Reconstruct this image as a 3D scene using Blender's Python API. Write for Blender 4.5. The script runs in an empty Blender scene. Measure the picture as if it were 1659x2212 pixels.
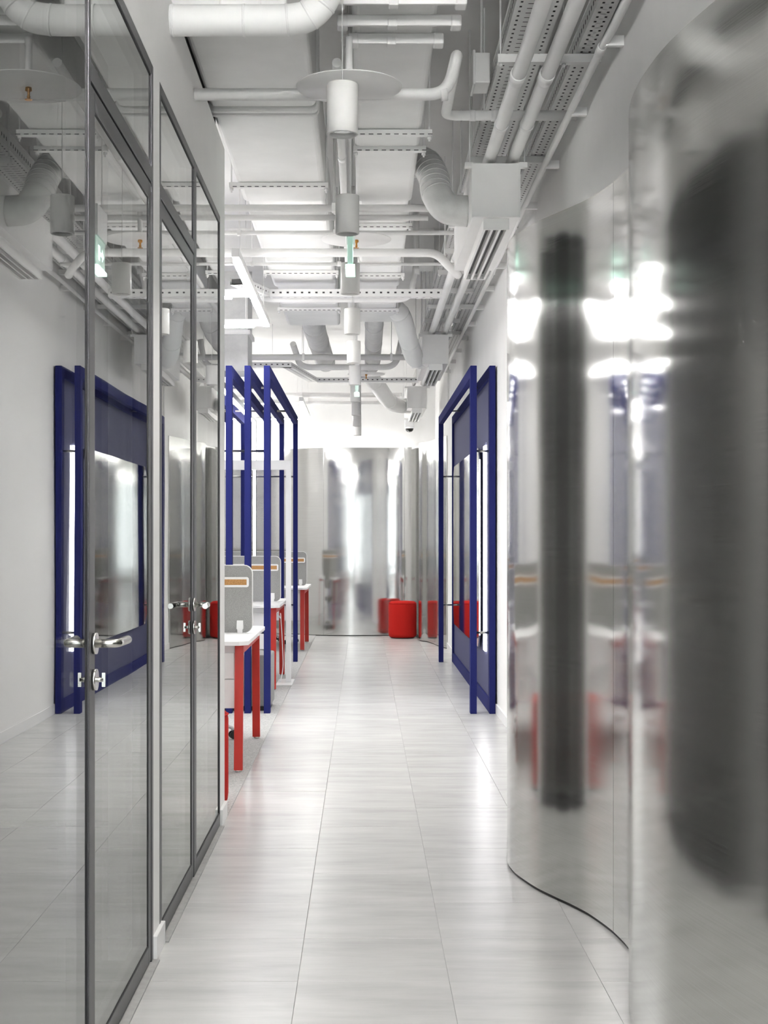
import bpy, bmesh, math, random
from mathutils import Vector

random.seed(7)
scene = bpy.context.scene
COL = scene.collection

# ------------------------------------------------------------------ camera
CAM_H = 1.316
F_PX = 3063.0
cam_data = bpy.data.cameras.new('camera')
cam_data.sensor_fit = 'HORIZONTAL'
cam_data.sensor_width = 36.0
cam_data.lens = F_PX / 1659.0 * 36.0
cam_data.shift_x = (829.5 - 785.0) / 1659.0
cam_data.shift_y = (1162.0 - 1106.0) / 1659.0
cam_data.clip_start = 0.05
cam_data.clip_end = 100.0
cam = bpy.data.objects.new('camera', cam_data)
cam.location = (0, 0, CAM_H)
cam.rotation_euler = (math.radians(90), 0, 0)
COL.objects.link(cam)
scene.camera = cam

SKY = 1.7               # daylight through the rear window added for fill

# ------------------------------------------------------------------ world, exposure, render bounces
world = bpy.data.worlds.new('world')
world.use_nodes = True
world.node_tree.nodes['Background'].inputs[0].default_value = (0.9, 0.95, 1.0, 1)
world.node_tree.nodes['Background'].inputs[1].default_value = SKY
scene.world = world
scene.view_settings.view_transform = 'Standard'
scene.view_settings.look = 'None'
scene.view_settings.gamma = 1.0
scene.view_settings.use_curve_mapping = False
scene.view_settings.exposure = 2.12
scene.cycles.max_bounces = 8
scene.cycles.diffuse_bounces = 4
scene.cycles.glossy_bounces = 4
scene.cycles.transparent_max_bounces = 8
scene.cycles.transmission_bounces = 4
scene.cycles.use_adaptive_sampling = True
scene.cycles.adaptive_threshold = 0.08
scene.cycles.sample_clamp_indirect = 6.0
scene.cycles.use_denoising = True
scene.cycles.use_light_tree = False
scene.cycles.caustics_reflective = True

LED_POWER = 19.0        # radiance of the office light bars
LED_FILL = 11.0         # unseen bars added to brighten the near corridor
LED_FILL_UP = 190.0      # their upward half
PENDANT_FILL_WATT = 8.5      # fill spot added under each unlit pendant
COVE_POWER = 7.0       # strip behind the far steel wall
MIRROR_LED = 3.5       # bar beside the mirror


def area_light(name, loc, rot, sx, sy, watt, parent=None, color=(1, 1, 1)):
    d = bpy.data.lights.new(name, 'AREA')
    d.shape = 'RECTANGLE'
    d.size = sx
    d.size_y = sy
    d.energy = watt
    d.color = color
    o = bpy.data.objects.new(name, d)
    o.location = loc
    o.rotation_euler = rot
    COL.objects.link(o)
    if parent is not None:
        o.parent = parent
    return o


portal_d = bpy.data.lights.new('fill_window_portal', 'AREA')  # guides sky light through the added rear window
portal_d.shape = 'RECTANGLE'
portal_d.size = 1.45
portal_d.size_y = 2.95
portal_d.cycles.is_portal = True
portal_o = bpy.data.objects.new('fill_window_portal', portal_d)
portal_o.location = (0.175, -3.12, 1.825)
portal_o.rotation_euler = (math.radians(90), 0, 0)   # faces into the corridor
COL.objects.link(portal_o)

# ------------------------------------------------------------------ materials
def new_mat(name):
    m = bpy.data.materials.new(name)
    m.use_nodes = True
    nt = m.node_tree
    b = nt.nodes['Principled BSDF']
    return m, nt, b


def coords(nt, scale=(1, 1, 1), world_space=True):
    if world_space:
        g = nt.nodes.new('ShaderNodeNewGeometry')
        out = g.outputs['Position']
    else:
        g = nt.nodes.new('ShaderNodeTexCoord')
        out = g.outputs['Object']
    mp = nt.nodes.new('ShaderNodeMapping')
    mp.inputs['Scale'].default_value = scale
    nt.links.new(out, mp.inputs['Vector'])
    return mp.outputs['Vector']


def noise(nt, vec, scale, detail=4.0, rough=0.55):
    n = nt.nodes.new('ShaderNodeTexNoise')
    n.inputs['Scale'].default_value = scale
    n.inputs['Detail'].default_value = detail
    n.inputs['Roughness'].default_value = rough
    nt.links.new(vec, n.inputs['Vector'])
    return n.outputs['Fac']


def ramp(nt, fac, stops):
    r = nt.nodes.new('ShaderNodeValToRGB')
    e = r.color_ramp.elements
    while len(e) < len(stops):
        e.new(0.5)
    for i, (p, c) in enumerate(stops):
        e[i].position = p
        e[i].color = (c[0], c[1], c[2], 1)
    nt.links.new(fac, r.inputs['Fac'])
    return r.outputs['Color']


def bump(nt, b, fac, strength, dist=0.01):
    n = nt.nodes.new('ShaderNodeBump')
    n.inputs['Strength'].default_value = strength
    n.inputs['Distance'].default_value = dist
    nt.links.new(fac, n.inputs['Height'])
    nt.links.new(n.outputs['Normal'], b.inputs['Normal'])
    return n


def painted(name, col, rough=0.5, var=0.04, scale=6.0, metal=0.0, bump_s=0.0, spec=0.5, world_space=True):
    m, nt, b = new_mat(name)
    v = coords(nt, world_space=world_space)
    f = noise(nt, v, scale)
    lo = tuple(max(0, c * (1 - var)) for c in col)
    hi = tuple(min(1, c * (1 + var)) for c in col)
    nt.links.new(ramp(nt, f, [(0.3, lo), (0.7, hi)]), b.inputs['Base Color'])
    b.inputs['Roughness'].default_value = rough
    b.inputs['Metallic'].default_value = metal
    b.inputs['Specular IOR Level'].default_value = spec
    if bump_s:
        bump(nt, b, noise(nt, v, scale * 12), bump_s, 0.002)
    return m


def felt(name, lo, hi, scale=260.0, bump_s=0.5, rough=0.9):
    m, nt, b = new_mat(name)
    v = coords(nt)
    f = noise(nt, v, scale, 3.0, 0.7)
    nt.links.new(ramp(nt, f, [(0.3, lo), (0.7, hi)]), b.inputs['Base Color'])
    b.inputs['Roughness'].default_value = rough
    b.inputs['Specular IOR Level'].default_value = 0.2
    bump(nt, b, f, bump_s, 0.002)
    return m


def emitter(name, col, strength):
    m, nt, b = new_mat(name)
    b.inputs['Base Color'].default_value = (0.8, 0.8, 0.8, 1)
    b.inputs['Emission Color'].default_value = (col[0], col[1], col[2], 1)
    b.inputs['Emission Strength'].default_value = strength
    return m


def glass_mat(name, tint=0.8, r0=0.08, power=4.0, wave=0.0):
    """thin clear sheet: see-through head on, mirror-like at a grazing angle (Schlick)"""
    m = bpy.data.materials.new(name)
    m.use_nodes = True
    nt = m.node_tree
    nt.nodes.clear()
    out = nt.nodes.new('ShaderNodeOutputMaterial')
    g = nt.nodes.new('ShaderNodeNewGeometry')
    dot = nt.nodes.new('ShaderNodeVectorMath')
    dot.operation = 'DOT_PRODUCT'
    nt.links.new(g.outputs['Normal'], dot.inputs[0])
    nt.links.new(g.outputs['Incoming'], dot.inputs[1])

    def mth(op, a, bb):
        n = nt.nodes.new('ShaderNodeMath')
        n.operation = op
        for i, x in enumerate((a, bb)):
            if x is None:
                continue
            if isinstance(x, (int, float)):
                n.inputs[i].default_value = x
            else:
                nt.links.new(x, n.inputs[i])
        return n.outputs[0]
    c = mth('ABSOLUTE', dot.outputs['Value'], None)
    k = mth('POWER', mth('SUBTRACT', 1.0, c), power)
    fac = mth('ADD', mth('MULTIPLY', k, 1.0 - r0), r0)
    tr = nt.nodes.new('ShaderNodeBsdfTransparent')
    tr.inputs['Color'].default_value = (tint, tint * 1.01, tint, 1)
    gl = nt.nodes.new('ShaderNodeBsdfGlossy')
    gl.inputs['Roughness'].default_value = 0.0
    gl.inputs['Color'].default_value = (0.97, 0.98, 0.97, 1)
    if wave:
        v = coords(nt, (1, 1, 1))
        f = noise(nt, v, 1.6, 1.0, 0.4)
        bn = nt.nodes.new('ShaderNodeBump')
        bn.inputs['Strength'].default_value = wave
        bn.inputs['Distance'].default_value = 0.01
        nt.links.new(f, bn.inputs['Height'])
        nt.links.new(bn.outputs['Normal'], gl.inputs['Normal'])
    mix = nt.nodes.new('ShaderNodeMixShader')
    nt.links.new(fac, mix.inputs[0])
    nt.links.new(tr.outputs[0], mix.inputs[1])
    nt.links.new(gl.outputs[0], mix.inputs[2])
    nt.links.new(mix.outputs[0], out.inputs['Surface'])
    return m


def steel_mat(name, rough=0.11, wave=0.16, base=(0.60, 0.60, 0.585), aniso=0.95, smear=0.0):
    m, nt, b = new_mat(name)
    # brushed along the sheet: fine grain runs level round the curve
    v = coords(nt, (3, 3, 420))
    f = noise(nt, v, 1.0, 3.0, 0.6)
    lo = tuple(c * 0.94 for c in base)
    hi = tuple(min(1, c * 1.05) for c in base)
    nt.links.new(ramp(nt, f, [(0.3, lo), (0.7, hi)]), b.inputs['Base Color'])
    b.inputs['Metallic'].default_value = 1.0
    b.inputs['Anisotropic'].default_value = aniso
    g = nt.nodes.new('ShaderNodeNewGeometry')
    cr = nt.nodes.new('ShaderNodeVectorMath')
    cr.operation = 'CROSS_PRODUCT'
    nt.links.new(g.outputs['Normal'], cr.inputs[0])
    cr.inputs[1].default_value = (0, 0, 1)
    nt.links.new(cr.outputs[0], b.inputs['Tangent'])
    rr = nt.nodes.new('ShaderNodeMapRange')
    rr.inputs['To Min'].default_value = rough * 0.8
    rr.inputs['To Max'].default_value = rough * 1.25
    nt.links.new(f, rr.inputs['Value'])
    nt.links.new(rr.outputs[0], b.inputs['Roughness'])
    # oil-canning of the thin sheet
    v2 = coords(nt, (1.5, 1.5, 2.4))
    f2 = noise(nt, v2, 1.3, 1.5, 0.45)
    bn = bump(nt, b, f2, wave, 0.012)
    if smear:
        # second, broad lobe: the brushing scatters light sideways but hardly up and down
        b2 = nt.nodes.new('ShaderNodeBsdfPrincipled')
        b2.inputs['Base Color'].default_value = (base[0], base[1], base[2], 1)
        b2.inputs['Metallic'].default_value = 1.0
        b2.inputs['Roughness'].default_value = 0.34
        b2.inputs['Anisotropic'].default_value = 1.0
        nt.links.new(cr.outputs[0], b2.inputs['Tangent'])
        nt.links.new(bn.outputs['Normal'], b2.inputs['Normal'])
        mixn = nt.nodes.new('ShaderNodeMixShader')
        mixn.inputs[0].default_value = smear
        nt.links.new(b.outputs[0], mixn.inputs[1])
        nt.links.new(b2.outputs[0], mixn.inputs[2])
        nt.links.new(mixn.outputs[0], nt.nodes['Material Output'].inputs['Surface'])
    return m


def tile_mat():
    m, nt, b = new_mat('concrete_tile')
    tc = nt.nodes.new('ShaderNodeNewGeometry')
    oi = nt.nodes.new('ShaderNodeObjectInfo')
    mul = nt.nodes.new('ShaderNodeVectorMath')
    mul.operation = 'SCALE'
    comb = nt.nodes.new('ShaderNodeCombineXYZ')
    for i in range(3):
        nt.links.new(oi.outputs['Random'], comb.inputs[i])
    nt.links.new(comb.outputs[0], mul.inputs[0])
    mul.inputs['Scale'].default_value = 37.0
    add = nt.nodes.new('ShaderNodeVectorMath')
    add.operation = 'ADD'
    nt.links.new(tc.outputs['Position'], add.inputs[0])
    nt.links.new(mul.outputs[0], add.inputs[1])
    mp = nt.nodes.new('ShaderNodeMapping')
    mp.inputs['Scale'].default_value = (2.2, 13.0, 1.0)
    nt.links.new(add.outputs[0], mp.inputs['Vector'])
    f1 = noise(nt, mp.outputs[0], 1.2, 6.0, 0.62)
    mp2 = nt.nodes.new('ShaderNodeMapping')
    mp2.inputs['Scale'].default_value = (1.2, 3.5, 1.0)
    nt.links.new(add.outputs[0], mp2.inputs['Vector'])
    f2 = noise(nt, mp2.outputs[0], 1.6, 3.0, 0.5)
    mx = nt.nodes.new('ShaderNodeMath')
    mx.operation = 'ADD'
    nt.links.new(f1, mx.inputs[0])
    nt.links.new(f2, mx.inputs[1])
    hf = nt.nodes.new('ShaderNodeMath')
    hf.operation = 'MULTIPLY'
    hf.inputs[1].default_value = 0.5
    nt.links.new(mx.outputs[0], hf.inputs[0])
    nt.links.new(ramp(nt, hf.outputs[0], [(0.28, (0.44, 0.44, 0.43)), (0.5, (0.54, 0.54, 0.53)), (0.72, (0.62, 0.62, 0.61))]), b.inputs['Base Color'])
    b.inputs['Roughness'].default_value = 0.27
    b.inputs['Specular IOR Level'].default_value = 0.55
    return m


WHITE = (0.80, 0.80, 0.79)
M = {}
M['wall'] = painted('white_wall_paint', (0.85, 0.845, 0.835), 0.6, 0.02, 3.0)
M['ceiling'] = painted('grey_white_soffit_paint', (0.78, 0.775, 0.765), 0.8, 0.05, 2.0)
M['mep'] = painted('white_service_paint', (0.86, 0.855, 0.845), 0.45, 0.03, 5.0, bump_s=0.08)
M['wrap'] = painted('white_duct_wrap', (0.86, 0.86, 0.85), 0.55, 0.04, 4.0, bump_s=0.25)
M['flex'] = painted('light_grey_flexible_duct', (0.66, 0.66, 0.65), 0.5, 0.08, 14.0, bump_s=0.3)
M['tray'] = painted('white_tray_paint', (0.82, 0.82, 0.81), 0.4, 0.03, 8.0)
M['tray_dark'] = painted('cable_fill_dark', (0.05, 0.05, 0.05), 0.6, 0.2, 20.0)  # dark fill that makes the tray holes read dark
M['slot'] = painted('dark_slot', (0.10, 0.10, 0.10), 0.6, 0.1, 10.0)
M['white_metal'] = painted('white_powder_coat', (0.82, 0.82, 0.82), 0.35, 0.02, 6.0)
M['lamp'] = painted('lamp_white', (0.68, 0.675, 0.66), 0.45, 0.02, 9.0, world_space=False)
M['reflector'] = painted('silver_reflector', (0.75, 0.75, 0.75), 0.15, 0.08, 60.0, metal=1.0, world_space=False)
M['frame'] = painted('anthracite_aluminium', (0.055, 0.055, 0.060), 0.38, 0.05, 6.0, metal=0.35)
M['gasket'] = painted('black_gasket', (0.008, 0.008, 0.009), 0.6, 0.1, 10.0)
M['chrome'] = painted('satin_steel', (0.62, 0.61, 0.58), 0.22, 0.05, 40.0, metal=1.0)
M['rod'] = painted('satin_rod', (0.45, 0.44, 0.42), 0.3, 0.05, 30.0, metal=1.0)
M['dark_floor'] = felt('unlit_floor_shade', (0.008, 0.008, 0.008), (0.016, 0.016, 0.016), 200, 0.3)  # unlit look of the room floor put into the carpet colour
M['dark_room'] = painted('unlit_room_shade', (0.040, 0.040, 0.039), 0.85, 0.1, 2.0)  # unlit look of the room and void put into the colour
M['black'] = painted('black_plastic', (0.012, 0.012, 0.012), 0.45, 0.1, 20.0)
M['blue'] = felt('blue_felt', (0.010, 0.013, 0.088), (0.022, 0.028, 0.165))
M['blue_panel'] = felt('blue_violet_fabric', (0.065, 0.068, 0.140), (0.092, 0.096, 0.185), 400, 0.2, 0.7)
M['grey_felt'] = felt('grey_felt', (0.22, 0.22, 0.215), (0.42, 0.42, 0.41), 300, 0.4)
M['red_metal'] = painted('red_powder_coat', (0.46, 0.016, 0.007), 0.4, 0.04, 8.0)
M['red_fabric'] = felt('red_fabric', (0.40, 0.010, 0.008), (0.56, 0.020, 0.014), 300, 0.3)
M['cork'] = felt('cork', (0.36, 0.18, 0.065), (0.58, 0.33, 0.14), 180, 0.4)
M['desk_top'] = painted('white_laminate', (0.84, 0.84, 0.84), 0.35, 0.01, 6.0)
M['carpet'] = felt('light_grey_carpet', (0.30, 0.30, 0.295), (0.58, 0.58, 0.57), 90, 0.6)
M['tile'] = tile_mat()
M['grout'] = painted('grey_grout', (0.36, 0.36, 0.35), 0.9, 0.1, 30.0)
M['glass'] = glass_mat('partition_glass', 0.72, 0.05, 3.7, 0.035)
M['clear_glass'] = glass_mat('window_glass', 0.96, 0.04, 5.0)
M['steel'] = steel_mat('brushed_steel')
M['mirror'] = steel_mat('polished_steel_mirror', 0.04, 0.02, (0.78, 0.78, 0.77), 0.5, 0.0)
M['brass'] = painted('brass', (0.55, 0.27, 0.07), 0.3, 0.1, 60.0, metal=1.0)
M['led'] = emitter('led_diffuser', (1.0, 0.99, 0.975), LED_POWER)
M['led_fill'] = emitter('fill_led_diffuser', (1.0, 0.99, 0.975), LED_FILL)
M['led_fill_up'] = emitter('fill_led_uplight', (1.0, 0.99, 0.975), LED_FILL_UP)
M['led_frame'] = emitter('frame_led_diffuser', (1.0, 0.99, 0.975), 6.0)
M['cove'] = emitter('cove_led', (1.0, 0.99, 0.97), COVE_POWER)
M['mirror_led'] = emitter('mirror_led_diffuser', (1.0, 0.98, 0.99), MIRROR_LED)
M['exit_glow'] = emitter('exit_sign_lit_edge', (0.55, 1.0, 0.80), 0.9)
M['exit_plate'] = emitter('exit_sign_acrylic', (0.16, 0.62, 0.40), 0.10)
M['lens_glow'] = emitter('pendant_lens', (1.0, 0.98, 0.94), 0.6)  # faint glow given to the lenses, though the pendants hang unlit
M['camera_black'] = painted('smoked_dome', (0.01, 0.01, 0.01), 0.1, 0.1, 20.0)


# ------------------------------------------------------------------ mesh helpers
class MB:
    def __init__(self):
        self.v = []
        self.f = []
        self.smooth = []

    def box(self, x0, x1, y0, y1, z0, z1):
        b = len(self.v)
        x0, x1 = min(x0, x1), max(x0, x1)
        y0, y1 = min(y0, y1), max(y0, y1)
        z0, z1 = min(z0, z1), max(z0, z1)
        self.v += [(x0, y0, z0), (x1, y0, z0), (x1, y1, z0), (x0, y1, z0),
                   (x0, y0, z1), (x1, y0, z1), (x1, y1, z1), (x0, y1, z1)]
        for q in ((0, 3, 2, 1), (4, 5, 6, 7), (0, 1, 5, 4), (1, 2, 6, 5), (2, 3, 7, 6), (3, 0, 4, 7)):
            self.f.append(tuple(b + i for i in q))
            self.smooth.append(False)
        return self

    def quad(self, a, bb, c, d):
        b = len(self.v)
        self.v += [a, bb, c, d]
        self.f.append((b, b + 1, b + 2, b + 3))
        self.smooth.append(False)
        return self

    def tube(self, pts, r, n=14, caps=True, squash=None):
        """round tube along a polyline; r may be one radius or one per point"""
        pts = [Vector(p) for p in pts]
        m = len(pts)
        rs = r if isinstance(r, (list, tuple)) else [r] * m
        b = len(self.v)
        tang = []
        for i in range(m):
            if i == 0:
                t = pts[1] - pts[0]
            elif i == m - 1:
                t = pts[-1] - pts[-2]
            else:
                t = (pts[i] - pts[i - 1]).normalized() + (pts[i + 1] - pts[i]).normalized()
            tang.append(t.normalized())
        up = Vector((0, 0, 1)) if abs(tang[0].z) < 0.9 else Vector((1, 0, 0))
        u = tang[0].cross(up).normalized()
        for i in range(m):
            t = tang[i]
            u = (u - t * u.dot(t)).normalized()
            w = t.cross(u)
            for k in range(n):
                a = 2 * math.pi * k / n
                p = pts[i] + (u * math.cos(a) + w * math.sin(a)) * rs[i]
                self.v.append(tuple(p))
        for i in range(m - 1):
            for k in range(n):
                k2 = (k + 1) % n
                self.f.append((b + i * n + k, b + (i + 1) * n + k, b + (i + 1) * n + k2, b + i * n + k2))
                self.smooth.append(True)
        if caps:
            self.f.append(tuple(b + k for k in range(n)))
            self.smooth.append(False)
            self.f.append(tuple(b + (m - 1) * n + k for k in reversed(range(n))))
            self.smooth.append(False)
        return self

    def lathe(self, prof, cx=0, cy=0, n=32, closed=False):
        """profile [(r, z)] turned round a vertical axis"""
        b = len(self.v)
        m = len(prof)
        for (r, z) in prof:
            for k in range(n):
                a = 2 * math.pi * k / n
                self.v.append((cx + r * math.cos(a), cy + r * math.sin(a), z))
        rng = m if closed else m - 1
        for i in range(rng):
            j = (i + 1) % m
            for k in range(n):
                k2 = (k + 1) % n
                self.f.append((b + i * n + k, b + i * n + k2, b + j * n + k2, b + j * n + k))
                self.smooth.append(True)
        if not closed:
            if prof[0][0] > 1e-4:
                self.f.append(tuple(b + k for k in reversed(range(n))))
                self.smooth.append(False)
            if prof[-1][0] > 1e-4:
                self.f.append(tuple(b + (m - 1) * n + k for k in range(n)))
                self.smooth.append(False)
        return self

    def prism(self, poly, axis, a0, a1):
        """polygon of (u, w) pairs swept along an axis: 'x' -> (y, z), 'y' -> (x, z), 'z' -> (x, y)"""
        b = len(self.v)
        n = len(poly)

        def mk(u, w, a):
            return {'x': (a, u, w), 'y': (u, a, w), 'z': (u, w, a)}[axis]
        for a in (a0, a1):
            for (u, w) in poly:
                self.v.append(mk(u, w, a))
        self.f.append(tuple(b + i for i in range(n)))
        self.smooth.append(False)
        self.f.append(tuple(b + n + i for i in reversed(range(n))))
        self.smooth.append(False)
        for i in range(n):
            j = (i + 1) % n
            self.f.append((b + i, b + n + i, b + n + j, b + j))
            self.smooth.append(False)
        return self

    def build(self, name, mat, parent=None, bevel=0.0, origin=None, fix=True):
        me = bpy.data.meshes.new(name)
        vs = self.v
        if origin is not None:
            vs = [(x - origin[0], y - origin[1], z - origin[2]) for (x, y, z) in vs]
        me.from_pydata(vs, [], self.f)
        me.polygons.foreach_set('use_smooth', self.smooth)
        me.materials.append(M[mat])
        me.update()
        if fix:
            bm = bmesh.new()
            bm.from_mesh(me)
            bmesh.ops.recalc_face_normals(bm, faces=bm.faces)
            bm.to_mesh(me)
            bm.free()
        o = bpy.data.objects.new(name, me)
        COL.objects.link(o)
        if origin is not None:
            o.location = origin
        if parent is not None:
            o.parent = parent
        if bevel:
            md = o.modifiers.new('edge', 'BEVEL')
            md.width = bevel
            md.segments = 2
            md.limit_method = 'ANGLE'
            md.angle_limit = math.radians(40)
        return o


def tag(o, label, cat, group=None, kind=None):
    if label:
        o['label'] = label
    if cat:
        o['category'] = cat
    if group:
        o['group'] = group
    if kind:
        o['kind'] = kind
    return o


def struct(o, label=None):
    o['kind'] = 'structure'
    if label:
        o['label'] = label
    return o


def empty(name, loc=(0, 0, 0), parent=None):
    o = bpy.data.objects.new(name, None)
    o.empty_display_size = 0.05
    o.location = loc
    COL.objects.link(o)
    if parent is not None:
        o.parent = parent
    return o


def copy_tree(root, loc, parent=None):
    c = root.copy()
    COL.objects.link(c)
    c.location = loc
    for ch in root.children:
        d = ch.copy()
        COL.objects.link(d)
        d.parent = c
        for g in ch.children:
            e = g.copy()
            COL.objects.link(e)
            e.parent = d
    return c


def fillet(pts, rad, seg=6):
    """round the corners of a polyline"""
    pts = [Vector(p) for p in pts]
    out = [pts[0]]
    for i in range(1, len(pts) - 1):
        a, p, c = pts[i - 1], pts[i], pts[i + 1]
        d1 = (a - p)
        d2 = (c - p)
        r = min(rad, d1.length * 0.45, d2.length * 0.45)
        p1 = p + d1.normalized() * r
        p2 = p + d2.normalized() * r
        for k in range(seg + 1):
            t = k / seg
            out.append(p1 * (1 - t) ** 2 + p * 2 * t * (1 - t) + p2 * t ** 2)
    out.append(pts[-1])
    return out


def spline(pts, per=10):
    """Catmull-Rom through 2-D or 3-D points"""
    P = [Vector(p) for p in pts]
    P = [P[0] * 2 - P[1]] + P + [P[-1] * 2 - P[-2]]
    out = []
    for i in range(1, len(P) - 2):
        p0, p1, p2, p3 = P[i - 1], P[i], P[i + 1], P[i + 2]
        for k in range(per):
            t = k / per
            out.append(0.5 * ((2 * p1) + (p2 - p0) * t + (2 * p0 - 5 * p1 + 4 * p2 - p3) * t * t + (3 * p1 - p0 - 3 * p2 + p3) * t ** 3))
    out.append(P[-2])
    return out


def rrect(u0, u1, w0, w1, r, seg=5):
    """rounded rectangle polygon; r one radius or four (ll, lr, ur, ul)"""
    rs = r if isinstance(r, (list, tuple)) else [r] * 4
    out = []
    for (cu, cw, a0, rr) in ((u0, w0, 180, rs[0]), (u1, w0, 270, rs[1]), (u1, w1, 0, rs[2]), (u0, w1, 90, rs[3])):
        su = 1 if cu == u0 else -1
        sw = 1 if cw == w0 else -1
        if rr <= 0:
            out.append((cu, cw))
            continue
        for k in range(seg + 1):
            a = math.radians(a0 + 90 * k / seg)
            out.append((cu + su * rr + rr * math.cos(a), cw + sw * rr + rr * math.sin(a)))
    return out


# ================================================================== THE SETTING
XG = -0.655          # corridor face of the glass partition
XR = 1.0             # corridor face of the white wall opposite
SLAB = 3.85
Y_BACK, Y_FAR = -3.2, 19.75
X_OFF = -4.6         # office far side
ROOM_END = 6.69

# floor with tiles
floor = struct(MB().box(XG - 0.02, XR + 0.05, Y_BACK, Y_FAR, -0.06, -0.0025).build('floor', 'grout'))
tm = MB().box(-0.2242, 0.2242, -0.2242, 0.2242, -0.008, 0.0)
proto = tm.build('tile', 'tile', floor, bevel=0.0006)
xs_t = [-0.42, 0.03, 0.48, 0.93]
rows = [4.21 + 0.225 + 0.45 * k for k in range(-8, 35)]
first = True
for yy in rows:
    for xx in xs_t:
        if yy > 19.7:
            continue
        t = proto if first else proto.copy()
        if not first:
            COL.objects.link(t)
            t.parent = floor
        first = False
        t.location = (xx, yy, random.uniform(-0.0004, 0.0004))
struct(MB().box(XG, XR, Y_BACK, 0.55, -0.004, 0.0).build('floor_rear', 'tile'), 'grey tiles behind the viewpoint')
struct(MB().box(X_OFF, XG + 0.012, ROOM_END - 0.25, Y_FAR, -0.06, 0.004).build('floor_carpet', 'carpet'), 'light grey office carpet beside the tiled corridor')
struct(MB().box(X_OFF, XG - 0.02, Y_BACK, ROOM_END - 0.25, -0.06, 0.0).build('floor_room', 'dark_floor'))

# ceiling slab with two shallow beams
cb = MB().box(X_OFF - 0.1, XR + 0.15, Y_BACK - 0.1, Y_FAR + 0.1, SLAB, SLAB + 0.15)
struct(cb.build('ceiling', 'ceiling'))
bmn = MB()
bmn.box(X_OFF, XR, 11.6, 12.0, SLAB - 0.28, SLAB + 0.01)
struct(bmn.build('ceiling_beam', 'ceiling'), 'shallow concrete beam under the slab')

# walls
struct(MB().box(XR, XR + 0.15, Y_BACK, Y_FAR, 0, SLAB).build('wall_right', 'wall'))
struct(MB().box(X_OFF - 0.1, XR + 0.15, Y_FAR, Y_FAR + 0.15, 0, SLAB).build('wall_far', 'wall'))
wb_ = MB().box(X_OFF - 0.1, -0.55, Y_BACK - 0.15, Y_BACK, 0, SLAB)      # wall behind the viewpoint, with an opening for the added window
wb_.box(0.90, XR + 0.15, Y_BACK - 0.15, Y_BACK, 0, SLAB)
wb_.box(-0.55, 0.90, Y_BACK - 0.15, Y_BACK, 0, 0.35)
wb_.box(-0.55, 0.90, Y_BACK - 0.15, Y_BACK, 3.30, SLAB)
struct(wb_.build('wall_back', 'wall'))
w3 = struct(empty('rear_fill_window'))  # unseen window added to light the near corridor from behind
wf = MB()
wf.box(-0.55, -0.50, Y_BACK - 0.10, Y_BACK - 0.04, 0.35, 3.30)
wf.box(0.85, 0.90, Y_BACK - 0.10, Y_BACK - 0.04, 0.35, 3.30)
wf.box(-0.50, 0.85, Y_BACK - 0.10, Y_BACK - 0.04, 0.35, 0.40)
wf.box(-0.50, 0.85, Y_BACK - 0.10, Y_BACK - 0.04, 3.25, 3.30)
wf.box(0.155, 0.195, Y_BACK - 0.10, Y_BACK - 0.04, 0.40, 3.25)
wf.build('window_frame', 'frame', w3)
MB().box(-0.50, 0.85, Y_BACK - 0.076, Y_BACK - 0.068, 0.40, 3.25).build('pane', 'clear_glass', w3)
struct(MB().box(X_OFF - 0.15, X_OFF, Y_BACK, Y_FAR, 0, SLAB).build('wall_office', 'wall'))
wl = MB()
wl.box(XG - 0.14, XG, Y_BACK, ROOM_END, 2.785, 3.15)          # band over the glazing
wl.box(XG - 0.14, XG, Y_BACK, 0.20, 0, 2.785)                 # solid stretch behind the viewpoint
wl.box(XG - 0.14, XG, 4.415, 4.555, 0, 2.785)                 # pier between the doors
wl.box(XG - 0.14, XG, 6.47, ROOM_END, 0, 2.785)               # end jamb
struct(wl.build('wall_left', 'wall'))
# unlit meeting room behind the glass, its darkness put into the colours
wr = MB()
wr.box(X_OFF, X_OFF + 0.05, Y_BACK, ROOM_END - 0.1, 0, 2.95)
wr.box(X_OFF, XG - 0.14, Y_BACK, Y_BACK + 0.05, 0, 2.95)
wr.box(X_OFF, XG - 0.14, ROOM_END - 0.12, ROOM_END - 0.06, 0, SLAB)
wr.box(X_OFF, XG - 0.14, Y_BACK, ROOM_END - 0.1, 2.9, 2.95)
struct(wr.build('wall_room', 'dark_room'), 'walls of the unlit room behind the glass, coloured dark as shade')
struct(MB().box(X_OFF, XG - 0.14, ROOM_END - 0.06, ROOM_END, 0, SLAB).build('wall_room_end', 'wall'), 'white end wall of the meeting room facing the desks')
vd = MB().box(XG - 0.050, XG - 0.040, Y_BACK, ROOM_END - 0.02, 3.10, SLAB)  # dark sheet put in for the shade above the partition
struct(vd.build('void_shade', 'dark_room'), 'dark sheet standing for the shaded void above the partition')

# baseboards
struct(MB().box(XR - 0.012, XR, 6.3, 10.6, 0, 0.075).box(XR - 0.012, XR, 15.15, 16.8, 0, 0.075).build('baseboard_right', 'white_metal', bevel=0.002))
bl = MB()
bl.box(XG - 0.005, XG + 0.013, 4.415, 4.60, 0, 0.075)
bl.box(XG - 0.005, XG + 0.013, 6.47, ROOM_END + 0.013, 0, 0.075)
struct(bl.build('baseboard_left', 'white_metal', bevel=0.002))


# ------------------------------------------------------------------ glass partition: windows and doors
def frame_bars(mb, y0, y1, z0, z1, w, x0, x1, bottom=None):
    wb = w if bottom is None else bottom
    mb.box(x0, x1, y0, y0 + w, z0, z1)
    mb.box(x0, x1, y1 - w, y1, z0, z1)
    mb.box(x0, x1, y0 + w, y1 - w, z1 - w, z1)
    mb.box(x0, x1, y0 + w, y1 - w, z0, z0 + wb)


FX0, FX1 = XG - 0.055, XG + 0.001


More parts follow.
